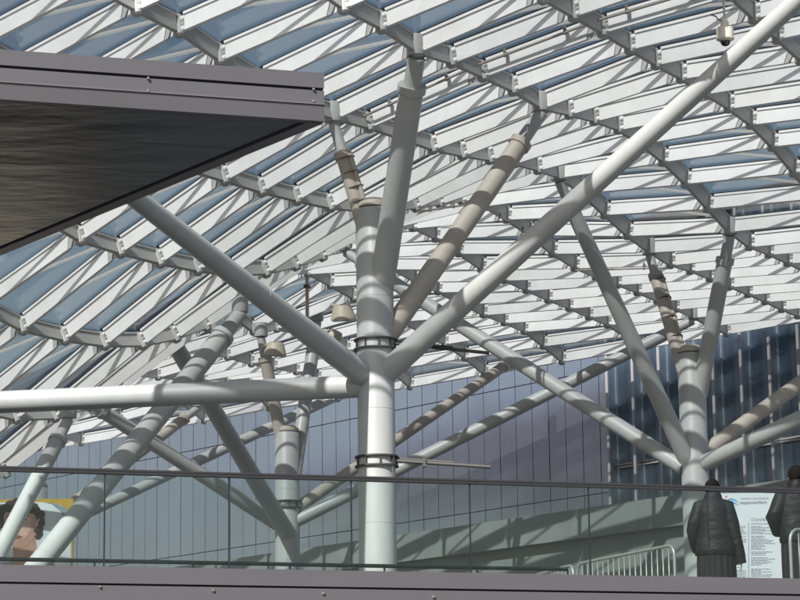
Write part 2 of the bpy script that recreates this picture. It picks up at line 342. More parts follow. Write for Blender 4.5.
# ------------------------------------------------------------------ glass canopy: surveyed lattice of nodes
TABLE = """
-3072,779 -3020,740 -2967,701 -2915,662 -2862,624 -2809,587 -2756,552 -2703,519 -2650,490 -2597,467 -2544,449 -2492,438 -2440,436 -2389,441 -2339,456 -2289,478 -2241,509 -2193,546 -2145,589 -2099,637 -2053,688 -2007,741 -1961,793 -1915,845 -1869,895 -1822,941 -1775,983 -1728,1021 -1680,1053 -1631,1080 -1582,1102 -1532,1120 -1482,1133 -1432,1143
-2890,817 -2838,779 -2785,740 -2733,701 -2680,663 -2627,625 -2574,589 -2521,554 -2467,523 -2414,497 -2361,476 -2308,463 -2255,458 -2204,463 -2153,478 -2103,502 -2054,535 -2006,576 -1959,623 -1913,674 -1868,727 -1822,781 -1777,834 -1731,884 -1685,931 -1639,975 -1592,1014 -1544,1049 -1495,1078 -1446,1101 -1396,1118 -1346,1130 -1296,1138 -1245,1142
-2708,855 -2656,817 -2603,779 -2551,741 -2498,702 -2446,664 -2392,626 -2339,590 -2285,557 -2231,527 -2178,504 -2124,488 -2071,481 -2018,484 -1967,499 -1917,525 -1868,562 -1820,606 -1773,658 -1728,712 -1683,768 -1638,823 -1593,875 -1548,924 -1502,969 -1456,1009 -1408,1045 -1360,1076 -1311,1102 -1261,1122 -1211,1134 -1160,1140 -1109,1141 -1058,1138
-2525,893 -2473,856 -2421,819 -2369,781 -2317,742 -2264,704 -2211,665 -2157,627 -2103,592 -2049,559 -1994,533 -1940,513 -1886,503 -1833,505 -1780,520 -1730,548 -1681,588 -1633,638 -1587,694 -1542,753 -1498,812 -1454,868 -1410,919 -1365,965 -1319,1007 -1272,1043 -1224,1075 -1176,1103 -1126,1127 -1075,1144 -1025,1152 -973,1150 -922,1141 -870,1130
-2342,931 -2291,895 -2239,859 -2187,822 -2135,784 -2082,745 -2029,706 -1976,667 -1921,629 -1867,595 -1812,564 -1756,541 -1701,528 -1647,527 -1594,541 -1543,571 -1493,616 -1446,671 -1401,733 -1357,798 -1313,860 -1270,916 -1226,966 -1182,1009 -1136,1046 -1089,1077 -1041,1105 -991,1129 -940,1149 -889,1166 -838,1173 -786,1166 -734,1146 -682,1125
-2159,968 -2108,934 -2056,900 -2004,864 -1953,827 -1900,789 -1847,750 -1794,711 -1740,671 -1685,634 -1629,601 -1573,573 -1517,556 -1461,551 -1407,565 -1355,597 -1306,647 -1259,709 -1214,778 -1171,847 -1129,913 -1086,970 -1043,1018 -999,1056 -953,1086 -906,1111 -857,1133 -806,1152 -754,1169 -703,1185 -651,1197 -598,1189 -546,1155 -493,1124
-1976,1005 -1924,973 -1873,941 -1822,907 -1770,872 -1718,836 -1666,798 -1612,758 -1558,719 -1503,680 -1447,644 -1390,613 -1332,591 -1275,582 -1220,593 -1168,627 -1118,684 -1072,754 -1028,829 -986,903 -944,971 -902,1029 -860,1075 -816,1106 -770,1127 -722,1143 -672,1162 -620,1173 -567,1182 -515,1197 -462,1214 -409,1213 -357,1164 -304,1124
-1792,1041 -1741,1012 -1690,982 -1639,952 -1587,919 -1536,885 -1484,849 -1431,811 -1377,772 -1322,733 -1266,696 -1208,664 -1149,639 -1090,626 -1034,632 -980,669 -931,733 -885,809 -842,888 -800,964 -759,1034 -718,1092 -676,1135 -632,1161 -586,1169 -538,1171 -486,1193 -433,1196 -379,1195 -325,1200 -272,1206 -219,1204 -167,1164 -114,1129
-1608,1076 -1557,1050 -1506,1024 -1455,997 -1404,968 -1353,938 -1301,905 -1249,869 -1195,832 -1141,794 -1085,759 -1027,728 -967,705 -906,692 -848,693 -794,732 -745,800 -700,876 -657,954 -616,1029 -575,1097 -533,1153 -491,1195 -447,1219 -401,1220 -351,1195 -300,1219 -245,1225 -190,1223 -135,1217 -81,1212 -28,1199 24,1169 76,1138
-1423,1109 -1372,1087 -1322,1065 -1271,1042 -1220,1018 -1169,991 -1118,963 -1066,931 -1013,898 -959,863 -904,831 -846,806 -785,792 -724,789 -665,806 -611,841 -561,890 -516,954 -473,1024 -431,1093 -389,1155 -348,1206 -304,1243 -259,1266 -212,1284 -162,1274 -110,1262 -54,1248 1,1243 56,1231 110,1220 162,1201 214,1175 266,1149
-1238,1141 -1187,1123 -1137,1105 -1087,1086 -1036,1067 -985,1046 -934,1023 -882,997 -829,968 -776,939 -721,912 -665,894 -604,893 -544,900 -485,917 -431,947 -381,986 -334,1035 -290,1093 -247,1152 -204,1203 -160,1243 -115,1266 -67,1267 -16,1261 35,1251 88,1246 142,1236 197,1228 250,1226 302,1222 353,1202 404,1179 455,1160
-1052,1172 -1002,1157 -952,1143 -901,1128 -851,1114 -800,1100 -749,1083 -697,1064 -644,1041 -590,1017 -536,999 -480,998 -421,1000 -363,1006 -306,1019 -252,1040 -201,1073 -153,1111 -107,1155 -63,1199 -17,1234 28,1255 77,1253 128,1241 179,1226 231,1221 284,1217 338,1213 391,1212 443,1209 493,1208 542,1198 593,1184 643,1174
-867,1201 -816,1190 -766,1178 -715,1168 -665,1158 -614,1149 -563,1140 -510,1128 -456,1109 -402,1092 -347,1083 -292,1087 -236,1090 -180,1097 -125,1106 -71,1123 -20,1146 28,1172 75,1202 121,1230 169,1242 218,1236 268,1225 320,1206 372,1195 423,1195 476,1197 528,1198 581,1197 631,1196 681,1195 731,1192 781,1190 831,1188
-680,1229 -630,1220 -580,1212 -529,1204 -478,1197 -427,1192 -376,1187 -322,1183 -268,1166 -213,1153 -158,1145 -103,1151 -50,1161 4,1167 57,1172 110,1185 161,1201 210,1218 258,1229 305,1238 354,1230 405,1208 457,1187 508,1174 559,1167 610,1174 662,1177 715,1178 767,1180 817,1182 867,1182 917,1185 968,1196 1018,1199
-494,1256 -443,1249 -393,1242 -342,1236 -291,1231 -240,1227 -187,1222 -134,1214 -78,1199 -24,1198 30,1188 83,1199 135,1203 187,1206 239,1202 290,1217 340,1231 390,1240 439,1238 488,1228 539,1209 590,1183 641,1159 691,1150 742,1155 793,1157 846,1158 899,1160 951,1162 1002,1166 1053,1171 1103,1179 1154,1194 1205,1198
-307,1281 -257,1275 -206,1270 -155,1265 -104,1260 -52,1256 1,1250 54,1242 108,1233 162,1229 215,1224 266,1226 317,1229 367,1230 417,1232 468,1236 518,1236 569,1236 619,1232 669,1216 720,1191 772,1165 823,1145 874,1136 925,1137 977,1138 1030,1140 1083,1142 1135,1145 1187,1149 1238,1155 1289,1163 1340,1172 1391,1182
-121,1306 -70,1301 -19,1296 32,1291 84,1286 136,1281 188,1275 241,1267 294,1260 346,1254 398,1248 448,1244 497,1239 545,1232 594,1228 644,1221 696,1224 747,1223 798,1215 850,1199 901,1175 953,1152 1005,1134 1057,1124 1109,1121 1161,1120 1214,1121 1266,1123 1319,1127 1371,1132 1423,1138 1474,1145 1525,1153 1577,1163
66,1330 117,1325 168,1320 219,1316 271,1310 323,1305 375,1298 427,1291 479,1283 530,1275 580,1267 629,1257 678,1247 726,1235 774,1225 824,1216 875,1212 927,1207 979,1196 1030,1180 1082,1160 1135,1140 1187,1123 1240,1112 1292,1106 1345,1103 1397,1103 1450,1105 1503,1108 1555,1113 1607,1119 1659,1126 1710,1134 1762,1142
253,1354 304,1349 355,1344 406,1339 458,1334 509,1327 561,1320 612,1312 663,1303 713,1293 763,1281 811,1268 859,1254 907,1239 956,1224 1005,1212 1056,1202 1107,1192 1159,1179 1211,1163 1264,1145 1317,1127 1370,1111 1423,1099 1475,1092 1528,1087 1581,1086 1634,1087 1687,1090 1739,1095 1791,1100 1843,1107 1895,1114 1947,1122
439,1377 491,1372 542,1367 593,1362 644,1356 696,1350 747,1342 797,1333 848,1322 897,1310 946,1295 994,1278 1041,1260 1089,1242 1137,1224 1187,1208 1237,1192 1288,1178 1340,1162 1393,1146 1446,1129 1499,1113 1552,1098 1605,1086 1659,1077 1712,1072 1765,1069 1818,1069 1870,1072 1923,1076 1976,1081 2028,1088 2080,1095 2132,1102
""".strip().split('\n')
I0, J0 = -12, -22
LE, LG, DD = -.027535, .017695, 52.0
N = {}
for a, line in enumerate(TABLE):
    for b, tok in enumerate(line.split()):
        i, j = a+I0, b+J0; x, z = tok.split(',')
        N[i, j] = Vector((int(x)/100, DD*(1+LE*i+LG*j), int(z)/100))
def facade_gap(p): return (p-FP).dot(FNORM)
JMAX = 10
def kept(p):
    x, y, d = proj(p); return -170 < x < 1010 and y > -75
N = {k: p for k, p in N.items() if k[1] <= JMAX and facade_gap(p) > .25 and kept(p)}
def nrm(i, j):
    p = N[i, j]
    a = N.get((i+1, j), p)-N.get((i-1, j), p); b = N.get((i, j+1), p)-N.get((i, j-1), p)
    return a.cross(b).normalized()
NR = {k: nrm(*k) for k in N}
SLABPX = [(-5, 50), (323, 74), (323, 122), (-5, 257)]
def in_slab(x, y):
    return x < 323 and 50.6+x*.0725 < y < 255-x*.41
def seen(p, q, n=6):
    t = 0; L = 0; prev = None
    for k in range(n):
        x, y, d = proj(p.lerp(q, k/(n-1)))
        if -2 < x < 802 and -2 < y < 600 and not in_slab(x, y):
            if prev: L += math.hypot(x-prev[0], y-prev[1])
            prev = (x, y)
        else: prev = None
    return L*40/p.y
canopy = empty('glass_canopy', N[0, 0], 'wavy white steel and glass roof canopy spread over the branching columns', 'canopy')
def family(items, name, m, maker, keep=100, smooth=False):
    """items: [(score, args)]; the largest ones are meshes of their own, the rest one mesh"""
    items.sort(key=lambda t: -t[0])
    for sc, args in items[:keep]:
        mb = MB(); maker(mb, *args); mb.build(name, m, canopy)
    mb = MB()
    for sc, args in items[keep:]: maker(mb, *args)
    o = mb.build(name, m, canopy); o['kind'] = 'stuff'
T_PURLIN = [(-.035,-.165),(.035,-.165),(.035,.105),(.065,.105),(.065,.145),(-.065,.145),(-.065,.105),(-.035,.105)]
T_RIB = [(-.035,-.14),(.035,-.14),(.035,.105),(.06,.105),(.06,.142),(-.06,.142),(-.06,.105),(-.035,.105)]
T_DIAG = [(-.028,.142),(.028,.142),(.028,.180),(-.028,.180)]
def mk_purlin(mb, p, q, up):
    d = (q-p).normalized()
    sd_ = d.cross(up).normalized(); u = sd_.cross(d).normalized(); L = (q-p).length
    mb.prism_between(p+d*.15, q-d*.11, up, [(-.06,.105),(.06,.105),(.06,.145),(-.06,.145)])
    mb.prism_between(p+d*.06, q-d*.06, up, [(-.035,.146),(.035,.146),(.03,.185),(-.03,.185)], 2)    # glazing gasket
    def plate(prof, hw, mi):                               # upright plate: prof in (along, height)
        n = len(prof); vs_ = [p+d*a+u*h+sd_*s_ for s_ in (-hw, hw) for a, h in prof]
        mb.add(vs_, [tuple(range(n)), tuple(range(n, 2*n))[::-1]]+[(k, (k+1) % n, n+(k+1) % n, n+k) for k in range(n)], mi=mi)
    plate([(.15, -.14), (L-.29, -.14), (L-.20, .104), (.15, .104)], .034, 0)
    plate([(L-.285, -.135), (L-.215, -.135), (L-.10, .03), (L-.10, .10), (L-.197, .10)], .018, 1)   # thin grey plate with a slanted edge at the far end
    for h in (.07, -.10):                                  # connector lugs at the near end
        mb.tube([p+d*.07+u*h, p+d*.149+u*h], .046, 10)
    mb.tube([p+d*.08+u*-.015-sd_*.0, p+d*.149+u*-.015], .03, 8, mi=1)
    plate([(L-.17, -.135), (L-.10, -.135), (L-.10, .01)], .012, 0)
def mk_rib(mb, p, q, up):
    d = (q-p).normalized()
    mb.prism_between(p+d*.09, q-d*.09, up, T_RIB)
    mb.prism_between(p+d*.06, q-d*.06, up, [(-.03,.143),(.03,.143),(.028,.185),(-.028,.185)], 1)
def mk_diag(mb, p, q, up):
    d = (q-p).normalized(); mb.prism_between(p+d*.1, q-d*.1, up, T_DIAG)
def mk_node(mb, p, up): mb.rev(p, [(.0, -.2), (.06, -.2), (.09, -.17), (.09, .14), (.0, .14)], 12, axis=up)
def mk_pane(mb, a, b, c, d, na, nb, nc, nd):
    o0, o1 = .187, .205; sh = .004; mi = (int(abs(a.x*7.3+a.y*3.1))*7+int(abs(a.y*5.7)))%3
    ctr = (a+b+c+d)/4
    def tri(P, NN):
        cen = sum(P, Vector())/3
        vs_ = [p+(cen-p).normalized()*sh*1.5+n*o0 for p, n in zip(P, NN)]+[p+(cen-p).normalized()*sh*1.5+n*o1 for p, n in zip(P, NN)]
        mb.add(vs_, [(0,2,1),(3,4,5),(0,1,4,3),(1,2,5,4),(2,0,3,5)], mi=mi)
    tri((a, b, c), (na, nb, nc)); tri((a, c, d), (na, nc, nd))
pur = []; rib = []; dia = []; pan = []; nod = []
for (i, j), p in N.items():
    n0 = NR[i, j]
    nod.append((seen(p, p+Vector((0,0,.2)), 2)+(1 if seen(p, p+Vector((0,0,.2)), 2) else 0)*40/p.y, (p, n0)))
    if (i+1, j) in N: q = N[i+1, j]; pur.append((seen(p, q), (p, q, (n0+NR[i+1, j]).normalized())))
    if (i, j+1) in N: q = N[i, j+1]; rib.append((seen(p, q), (p, q, (n0+NR[i, j+1]).normalized())))
    if (i+1, j+1) in N:
        q = N[i+1, j+1]; dia.append((seen(p, q), (p, q, (n0+NR[i+1, j+1]).normalized())))
        if (i+1, j) in N and (i, j+1) in N:
            b, c, d = N[i+1, j], q, N[i, j+1]
            pan.append((seen(p, q)*abs((b-p).normalized().cross((d-p).normalized()).dot((p).normalized())), (p, b, c, d, n0, NR[i+1, j], NR[i+1, j+1], NR[i, j+1])))
family(pur, 'purlin', [M_BAR, M_RIB, M_GASK], mk_purlin)
family(rib, 'rib', [M_RIB, M_GASK], mk_rib)
family(dia, 'diagonal', M_FROST, mk_diag)
family(nod, 'node', M_RIB, mk_node)
family(pan, 'glass_pane', M_GLASSES, mk_pane)

# ------------------------------------------------------------------ branching columns
def tree(label, x, y_top, depth, width_px, branches, collars, cap=True, group='white branching columns under the canopy'):
    top = at(x, y_top, depth); r = width_px/2*depth/F
    base = Vector((top.x, top.y, FLOOR))
    t = empty('branching_column', base, label, 'column', group)
    tk = MB(); h = top.z-FLOOR
    tk.rev(base, [(0, 0), (r*1.0, 0), (r, h-.02), (r*.97, h), (0, h+.02)], 40)
    for q in (.30, .55, .80): tk.rev((base.x, base.y, FLOOR+h*q), [(r*.99, -.012), (r*1.008, -.006), (r*1.008, .006), (r*.99, .012)], 40)   # welds
    tk.build('trunk', M_TREE, t)
    if cap:
        c = MB(); c.rev(top, [(r*.985, .021), (r*1.0, .035), (r*.96, .10), (r*.6, .17), (0, .2)], 40); c.build('cap', M_DUST, t)
    for b in branches:
        sx, sy, end, wpx, m, stub = b[:6]
        sp = at(sx, sy, depth); sp.x, sp.y = sp.x, top.y
        if isinstance(end[0], tuple): node = N[end[0]].copy(); node.z -= .2
        else: node = at(*end)
        wpx, tp = wpx if isinstance(wpx, tuple) else (wpx, .93)
        rb = wpx/2*depth/F
        d = (node-sp).normalized(); L = (node-sp).length
        st_ = min(stub, L*.3)
        e = node-d*st_ if stub else node
        bm = MB(); bm.tube([sp, sp.lerp(e, .33), sp.lerp(e, .66), e], [rb, rb*(1+(tp-1)/3), rb*(1+(tp-1)*2/3), rb*tp], 28)
        # weld seam half way along
        bm.tube([sp.lerp(e, .38)-d*.012, sp.lerp(e, .38)+d*.012], rb*(1+(tp-1)*.38)*1.012, 28)
        bo = bm.build('branch', m, t)
        if stub:
            rb *= tp
            cb = MB(); cb.tube([e-d*.06, e+d*.05], rb*1.18, 28); cb.build('end_collar', m, bo)
            sb = MB()
            sb.tube([e+d*.052, node+Vector((0,0,.0))], [rb*.74, rb*.7], 20)
            sb.build('end_stub', M_TREE, bo)
            hd = MB(); hd.rev(node+Vector((0,0,.03)), [(0, 0), (.15, 0), (.16, .03), (.16, .32), (0, .32)], 20); hd.build('head', M_TREE, bo)
            if len(b) > 6:                                # drain pipe strapped to the branch
                dp = MB(); off = Vector((rb*.9, -rb*.75, 0)); pr = rb*.32
                dp.tube([sp.lerp(e, .25)+off, sp.lerp(e, .6)+off, e+off], pr, 12)
                dpo = dp.build('pipe', M_DUST, bo)
                for q in (.35, .55, .75, .95):
                    sg = MB(); c_ = sp.lerp(e, q)+off*.35; sg.tube([c_-d*.007, c_+d*.007], rb*1.10, 20); sg.build('strap', M_CABLE, bo)
    for cy, rod in collars:
        cz = at(x, cy, depth).z; cr = MB()
        for dz in (-.075, .075): cr.rev((base.x, base.y, cz+dz-.012), [(r*1.0, 0), (r*1.17, 0), (r*1.17, .024), (r*1.0, .024)], 40)
        for k in range(9):
            th = 2*math.pi*k/9; cr.box((base.x+math.cos(th)*r*1.06, base.y+math.sin(th)*r*1.06, cz), .11*r, .016, .126, Matrix.Rotation(th, 3, 'Z'))
        co = cr.build('collar', M_RING, t)
        if rod:
            rd = MB(); p0 = Vector((base.x+r*1.02, base.y-r*.35, cz)); p1 = at(rod[0], rod[1], depth-.4)
            rd.tube([p0, p1], .028, 12); off = Vector((0, .1, .05)); rd.tube([p0+off, p0.lerp(p1, .62)+off], .02, 10)
            rd.box(p0.lerp(p1, .3), .05, .12, .14); rd.build('rod', M_RING, co)
    return t
tree('largest white branching column, standing left of centre with a collar ring and thin rods', 374, 210, 40.5, 38, [
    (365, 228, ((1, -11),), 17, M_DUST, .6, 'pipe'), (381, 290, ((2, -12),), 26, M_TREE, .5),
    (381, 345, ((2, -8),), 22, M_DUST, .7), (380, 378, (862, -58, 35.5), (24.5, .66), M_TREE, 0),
    (366, 378, (60, 139, 33.6), (25, .66), M_TREE, 0), (366, 386, (-150, 409, 41), (23, 1.0), M_TREE, 0)],
    [(345, (489, 353)), (462, (491, 467))])
tree('white branching column on the right, beside the two people and the notice board', 691, 354, 50.5, 28, [
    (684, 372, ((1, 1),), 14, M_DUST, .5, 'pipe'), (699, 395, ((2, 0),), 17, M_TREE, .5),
    (690, 466, ((1, -3),), (18.5, .78), M_TREE, .5), (684, 468, ((-2, 0),), (16.5, .9), M_TREE, .5),
    (696, 467, (905, 371, 47), 17, M_TREE, 0), (697, 458, (915, 300, 52), 16, M_DUST, 0)], [])
tree('slender white branching column at lower left, half behind the glass balustrade', 287, 433, 60, 25, [
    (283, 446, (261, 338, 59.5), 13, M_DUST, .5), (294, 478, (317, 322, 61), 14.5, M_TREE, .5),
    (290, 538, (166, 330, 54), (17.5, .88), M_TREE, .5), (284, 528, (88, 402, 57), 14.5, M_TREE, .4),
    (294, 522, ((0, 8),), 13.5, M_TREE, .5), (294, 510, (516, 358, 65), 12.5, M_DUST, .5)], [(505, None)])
tree('far left branching column whose trunk stands hidden behind the portrait poster', 36, 488, 66, 24, [
    (46, 532, (354, 388, 69), 11.5, M_TREE, .5), (46, 524, (198, 408, 68), 12, M_DUST, .5), (30, 530, (-120, 440, 66), 12, M_TREE, 0)], [])
tree('near left branching column mostly outside the frame, two bright branches crossing the poster', -86, 640, 43, 34, [
    (-80, 712, (240, 314, 48.5), (24, .98), M_TREE, .7), (-86, 716, (68, 420, 46.5), (18, .95), M_TREE, .5), (-92, 716, (-300, 430, 43), 20, M_TREE, 0)], [])

# ------------------------------------------------------------------ balustrade
M_SKIN = mat('skin', (.42,.25,.18), .5, var=.1, scale=20)
M_HAIR = mat('hair', (.010,.008,.008), .9, var=.4, scale=30, bump=.02, bscale=40, spec=.1)
M_COAT = mat('dark_coat', (.009,.009,.010), .6, var=.35, scale=4, bump=.045, bscale=3.4, bstretch=(1,1,1.8), spec=.2)
M_SKIRT = mat('dark_cloth', (.010,.010,.011), .75, var=.3, scale=8, spec=.2)
M_SHOE = mat('shoe_leather', (.015,.014,.013), .4)
M_BOARD = mat('notice_print', (.43,.46,.49), .5, var=.06, scale=2)
M_INK = mat('ink_grey', (.13,.15,.18), .6)
M_INKD = mat('ink_dark', (.04,.05,.06), .6)
M_BLUE = mat('ink_blue', (.05,.20,.42), .5)
M_LBLUE = mat('ink_light_blue', (.25,.50,.70), .5)
M_RED = mat('ink_red', (.5,.05,.04), .5)
M_YEL = mat('poster_yellow', (.55,.36,.04), .5)
M_PSKY = mat('poster_sky', (.80,.85,.88), .5, var=.25, scale=1.6)
M_PSKIN = mat('poster_skin', (.55,.30,.22), .5, var=.2, scale=6)
M_PSKL = mat('poster_skin_light', (.74,.46,.36), .5, var=.15, scale=6)
M_PHAIR = mat('poster_hair', (.035,.018,.013), .5, var=.5, scale=14)
M_PLIP = mat('poster_lips', (.30,.09,.08), .5)
M_PCLOTH = mat('poster_shirt', (.30,.36,.34), .5, var=.3, scale=9)

RZ = (edge_px(0, y=462).z+edge_px(400, y=478.5).z+edge_px(800, y=493).z)/3
bal = empty('glass_balustrade', edge_px(400, z=FLOOR), 'frameless glass balustrade with a dark handrail along the walkway edge in front', 'balustrade')
inn = -FN*.10
JX = [edge_px(x, y=520).x for x in (106.3, 231.3, 354.2, 473.2, 592.6, 712)]
stepx = (JX[-1]-JX[0])/5
JX = [JX[0]-stepx*k for k in range(7, 0, -1)]+JX+[JX[-1]+stepx*k for k in range(1, 7)]
def ubox(mb, x0, x1, z0, z1, o0, o1):
    """box along the walkway edge, from X=x0 to x1, offsets along the outward normal"""
    mb.hexa([edge_pt(x, z)+FN*o for z in (z0, z1) for x, o in ((x0, o0), (x0, o1), (x1, o1), (x1, o0))])
for a, b in zip(JX, JX[1:]):
    p = MB(); ubox(p, a+.008, b-.008, FLOOR-.02, RZ-.035, -.112, -.10); po = p.build('glass_panel', M_BAL, bal)
    e = MB(); ubox(e, b-.0075, b+.0075, FLOOR-.02, RZ-.035, -.114, -.098); e.build('glass_edge', M_EDGE, po)
hr = MB(); ubox(hr, JX[0], JX[-1], RZ-.034, RZ-.006, -.132, -.080); ho = hr.build('handrail', M_RAIL, bal, bevel=.006)
h2 = MB(); ubox(h2, JX[0], JX[-1], RZ-.005, RZ+.022, -.126, -.086); h2.build('rail_cap', M_RAIL, ho, bevel=.006)
lz0, lz1 = edge_px(0, y=553).z, edge_px(480, y=567).z
lr = MB(); e0, e1 = edge_pt(JX[0], (lz0+lz1)/2)-FN*.32, edge_pt(edge_px(578, y=570).x, (lz0+lz1)/2)-FN*.32
lr.tube([e0, e1], .021, 12)
lo = lr.build('lower_rail', M_LRAIL, bal)
ft = MB(); n_ = 14
for k in range(n_+1):
    q = e0.lerp(e1, k/n_); ft.tube([Vector((q.x, q.y, FLOOR)), q], .012, 10)
ft.build('rail_foot', M_LRAIL, lo)

# ------------------------------------------------------------------ crowd barriers
def barrier(label, p, q, h=1.08):
    """p, q: floor points of its two ends"""
    p = Vector(p); q = Vector(q); d = (q-p).normalized(); L = (q-p).length
    t = empty('crowd_barrier', (p+q)/2, label, 'barrier', 'metal crowd barriers on the walkway')
    Z = Vector((0,0,1)); r = .14; path = []
    def corner(c, a0):
        return [c+d*(r*math.cos(a0+k*math.pi/8))+Z*(r*math.sin(a0+k*math.pi/8)) for k in range(5)]
    path += [p+Z*.14]+corner(p+d*r+Z*(h-r), math.pi)[0:1]+[p+d*r+Z*(h-r)+d*(-r*math.cos(k*math.pi/8))+Z*(r*math.sin(k*math.pi/8)) for k in range(1, 5)]
    path += [q-d*r+Z*(h-r)+d*(r*math.sin(k*math.pi/8))+Z*(r*math.cos(k*math.pi/8)) for k in range(0, 5)]+[q+Z*.14, p+Z*.14]
    f = MB(); f.tube(path, .021, 12); f.build('frame', M_FENCE, t)
    n = max(int(L/.135), 4)
    for k in range(1, n):
        b = MB(); c = p+d*(L*k/n); b.tube([c+Z*.14, c+Z*(h-.005)], .009, 8); b.build('bar', M_FENCE, t)
    side = d.cross(Z)
    for c in (p+d*.18, q-d*.18):
        g_ = MB(); g_.tube([c+side*.26+Z*.02, c+side*.2+Z*.04, c+Z*.14, c-side*.2+Z*.04, c-side*.26+Z*.02], .016, 10); g_.build('foot', M_FENCE, t)
    return t
def fl(x, depth):
    a, t_ = ray(x, 560); return Vector((a*depth, depth, FLOOR))
barrier('metal crowd barrier standing left of the right hand white column, behind the glass', fl(674.5, 34.2), fl(577, 36.5))
barrier('low metal crowd barrier seen almost end on, farther off beyond the first barrier', fl(573, 36.6), fl(520, 38.6))
barrier('metal crowd barrier cut off by the right edge, in front of the second person', fl(791, 31.0), fl(850, 31.6), .90)

# ------------------------------------------------------------------ notice board with the conference programme
BD = 36.0
bp0 = at(722.5, 560, BD); bp1 = at(822, 560, BD)
def text(body, size, x, y, m, parent, depth, lift, name='lettering'):
    cu = bpy.data.curves.new('lettering', 'FONT'); cu.body = body; cu.size = size; cu.extrude = .0006
    tmp = bpy.data.objects.new('tmp', cu); COL.objects.link(tmp)
    dg = bpy.context.evaluated_depsgraph_get(); me = bpy.data.meshes.new_from_object(tmp.evaluated_get(dg))
    bpy.data.objects.remove(tmp)
    me.materials.clear(); me.materials.append(m)
    o = bpy.data.objects.new(name, me); COL.objects.link(o)
    p = at(x, y, depth); o.location = (p.x, depth-lift, p.z); o.rotation_euler = (math.pi/2, 0, 0)
    o.parent = parent; o.matrix_parent_inverse = PW(parent).inverted()
    return o
def flat(name, pts, m, parent, depth, lift, thick=.0012):
    """printed patch: photo outline laid on the board's plane"""
    P = [at(x, y, depth) for x, y in pts]; mb = MB(); n = len(P)
    vs_ = [(p.x, depth-lift, p.z) for p in P]+[(p.x, depth-lift-thick, p.z) for p in P]
    mb.add(vs_, [tuple(range(n)), tuple(range(n, 2*n))[::-1]]+[(k, (k+1) % n, n+(k+1) % n, n+k) for k in range(n)])
    return mb.build(name, m, parent)
board = empty('notice_board', Vector(((bp0.x+bp1.x)/2, BD, FLOOR)), 'white notice board with blue wave emblem and small print, between the two people', 'notice board')
ztop = at(750, 491, BD).z; xb0, xb1 = bp0.x, bp1.x
mb = MB(); mb.hexa([(x, y, z) for z in (FLOOR+.08, ztop) for x, y in ((xb0, BD), (xb1, BD), (xb1, BD+.05), (xb0, BD+.05))]); mb.build('panel', M_BOARD, board)
mb = MB(); mb.hexa([(x, y, z) for z in (ztop+.002, ztop+.055) for x, y in ((xb0-.02, BD-.03), (xb1+.02, BD-.03), (xb1+.02, BD+.08), (xb0-.02, BD+.08))]); mb.build('top_bar', M_BLACK, board)
for xx in (xb0+.1, xb1-.1):
    mb = MB(); mb.box((xx, BD+.025, FLOOR+.04), .06, .5, .078); mb.build('foot', M_RAIL, board)
text('MOSTRA CONVEGNO', .040, 740.3, 499.8, M_INK, board, BD, .002)
text('expocomfort', .070, 740.0, 504.2, M_INKD, board, BD, .002)
text('CONFERENCES', .060, 751.0, 521.3, M_INK, board, BD, .002)
text('M', .055, 735.4, 521.0, M_INK, board, BD, .002)
def wave(y0, x0, x1, th):
    up_ = []; dn = []
    for k in range(13):
        u = k/12; x = x0+(x1-x0)*u; y = y0-2.0*math.sin(u*math.pi*1.1)+u*1.2; t_ = th*math.sin(math.pi*min(max(u, .06), .94))**.6
        up_.append((x, y-t_/2)); dn.append((x, y+t_/2))
    return up_+dn[::-1]
flat('emblem', wave(500.6, 726, 738.5, 1.5), M_BLUE, board, BD, .002)
flat('emblem', wave(502.6, 726.6, 738.8, 1.3), M_LBLUE, board, BD, .002)
flat('emblem', wave(504.4, 728.5, 738.6, 1.2), M_BLUE, board, BD, .002)
flat('emblem', [(725.3, 496), (727.2, 495.8), (726.4, 497.6), (725.2, 498)], M_RED, board, BD, .002)
flat('rule', [(748.3, 523), (748.8, 523), (748.8, 596), (748.3, 596)], M_INK, board, BD, .002)
flat('rule', [(751, 523.4), (772, 523.6), (772, 524.1), (751, 523.9)], M_INK, board, BD, .002)
tx = MB(); y = 526.0
rnd = random.Random(4)
while y < 597:
    for xa, xb in ((751, 777), (735.5, 747)):
        if rnd.random() < .86:
            xe = xa+(xb-xa)*rnd.uniform(.35, 1); seg = xa
            while seg < xe:
                l_ = min(rnd.uniform(1.2, 4), xe-seg)
                p0, p1 = at(seg, y, BD), at(seg+l_, y+.55, BD)
                tx.hexa([(x_, y_, z_) for z_ in (p1.z, p0.z) for x_, y_ in ((p0.x, BD-.003), (p1.x, BD-.003), (p1.x, BD-.002), (p0.x, BD-.002))]); seg += l_+.5
    y += rnd.choice((1.45, 1.45, 1.45, 2.7))
tx.build('small_print', M_INK, board)

# ------------------------------------------------------------------ portrait poster (lower left)
PD = 50.0
post = empty('poster', Vector((at(20, 560, PD).x, PD, FLOOR)), 'large yellow bordered poster of a curly haired face, behind the glass at left', 'poster')
q0, q1 = at(-62, 500, PD), at(73.2, 498.5, PD)
mb = MB(); mb.hexa([(x, y, z) for z in (FLOOR+.5, q1.z) for x, y in ((q0.x, PD), (q1.x, PD), (q1.x, PD+.08), (q0.x, PD+.08))]); mb.build('panel', M_YEL, post)
for xx in (q0.x+.3, q1.x-.3):
    mb = MB(); mb.box((xx, PD+.14, (FLOOR+q1.z-.2)/2), .08, .08, q1.z-.2-FLOOR); mb.build('leg', M_RAIL, post)
flat('sky_print', [(-60, 503), (40, 502.0), (60, 504.5), (70.5, 513), (71.3, 600), (-60, 600)], M_PSKY, post, PD, .002)
flat('arc_print', [(44, 502.5), (52, 504.5), (60, 511), (66, 521), (70, 534), (71.2, 534), (71.2, 516), (66, 508.5), (58, 504)], mat('poster_arc', (.26,.33,.39), .5), post, PD, .004)
rr = random.Random(3)
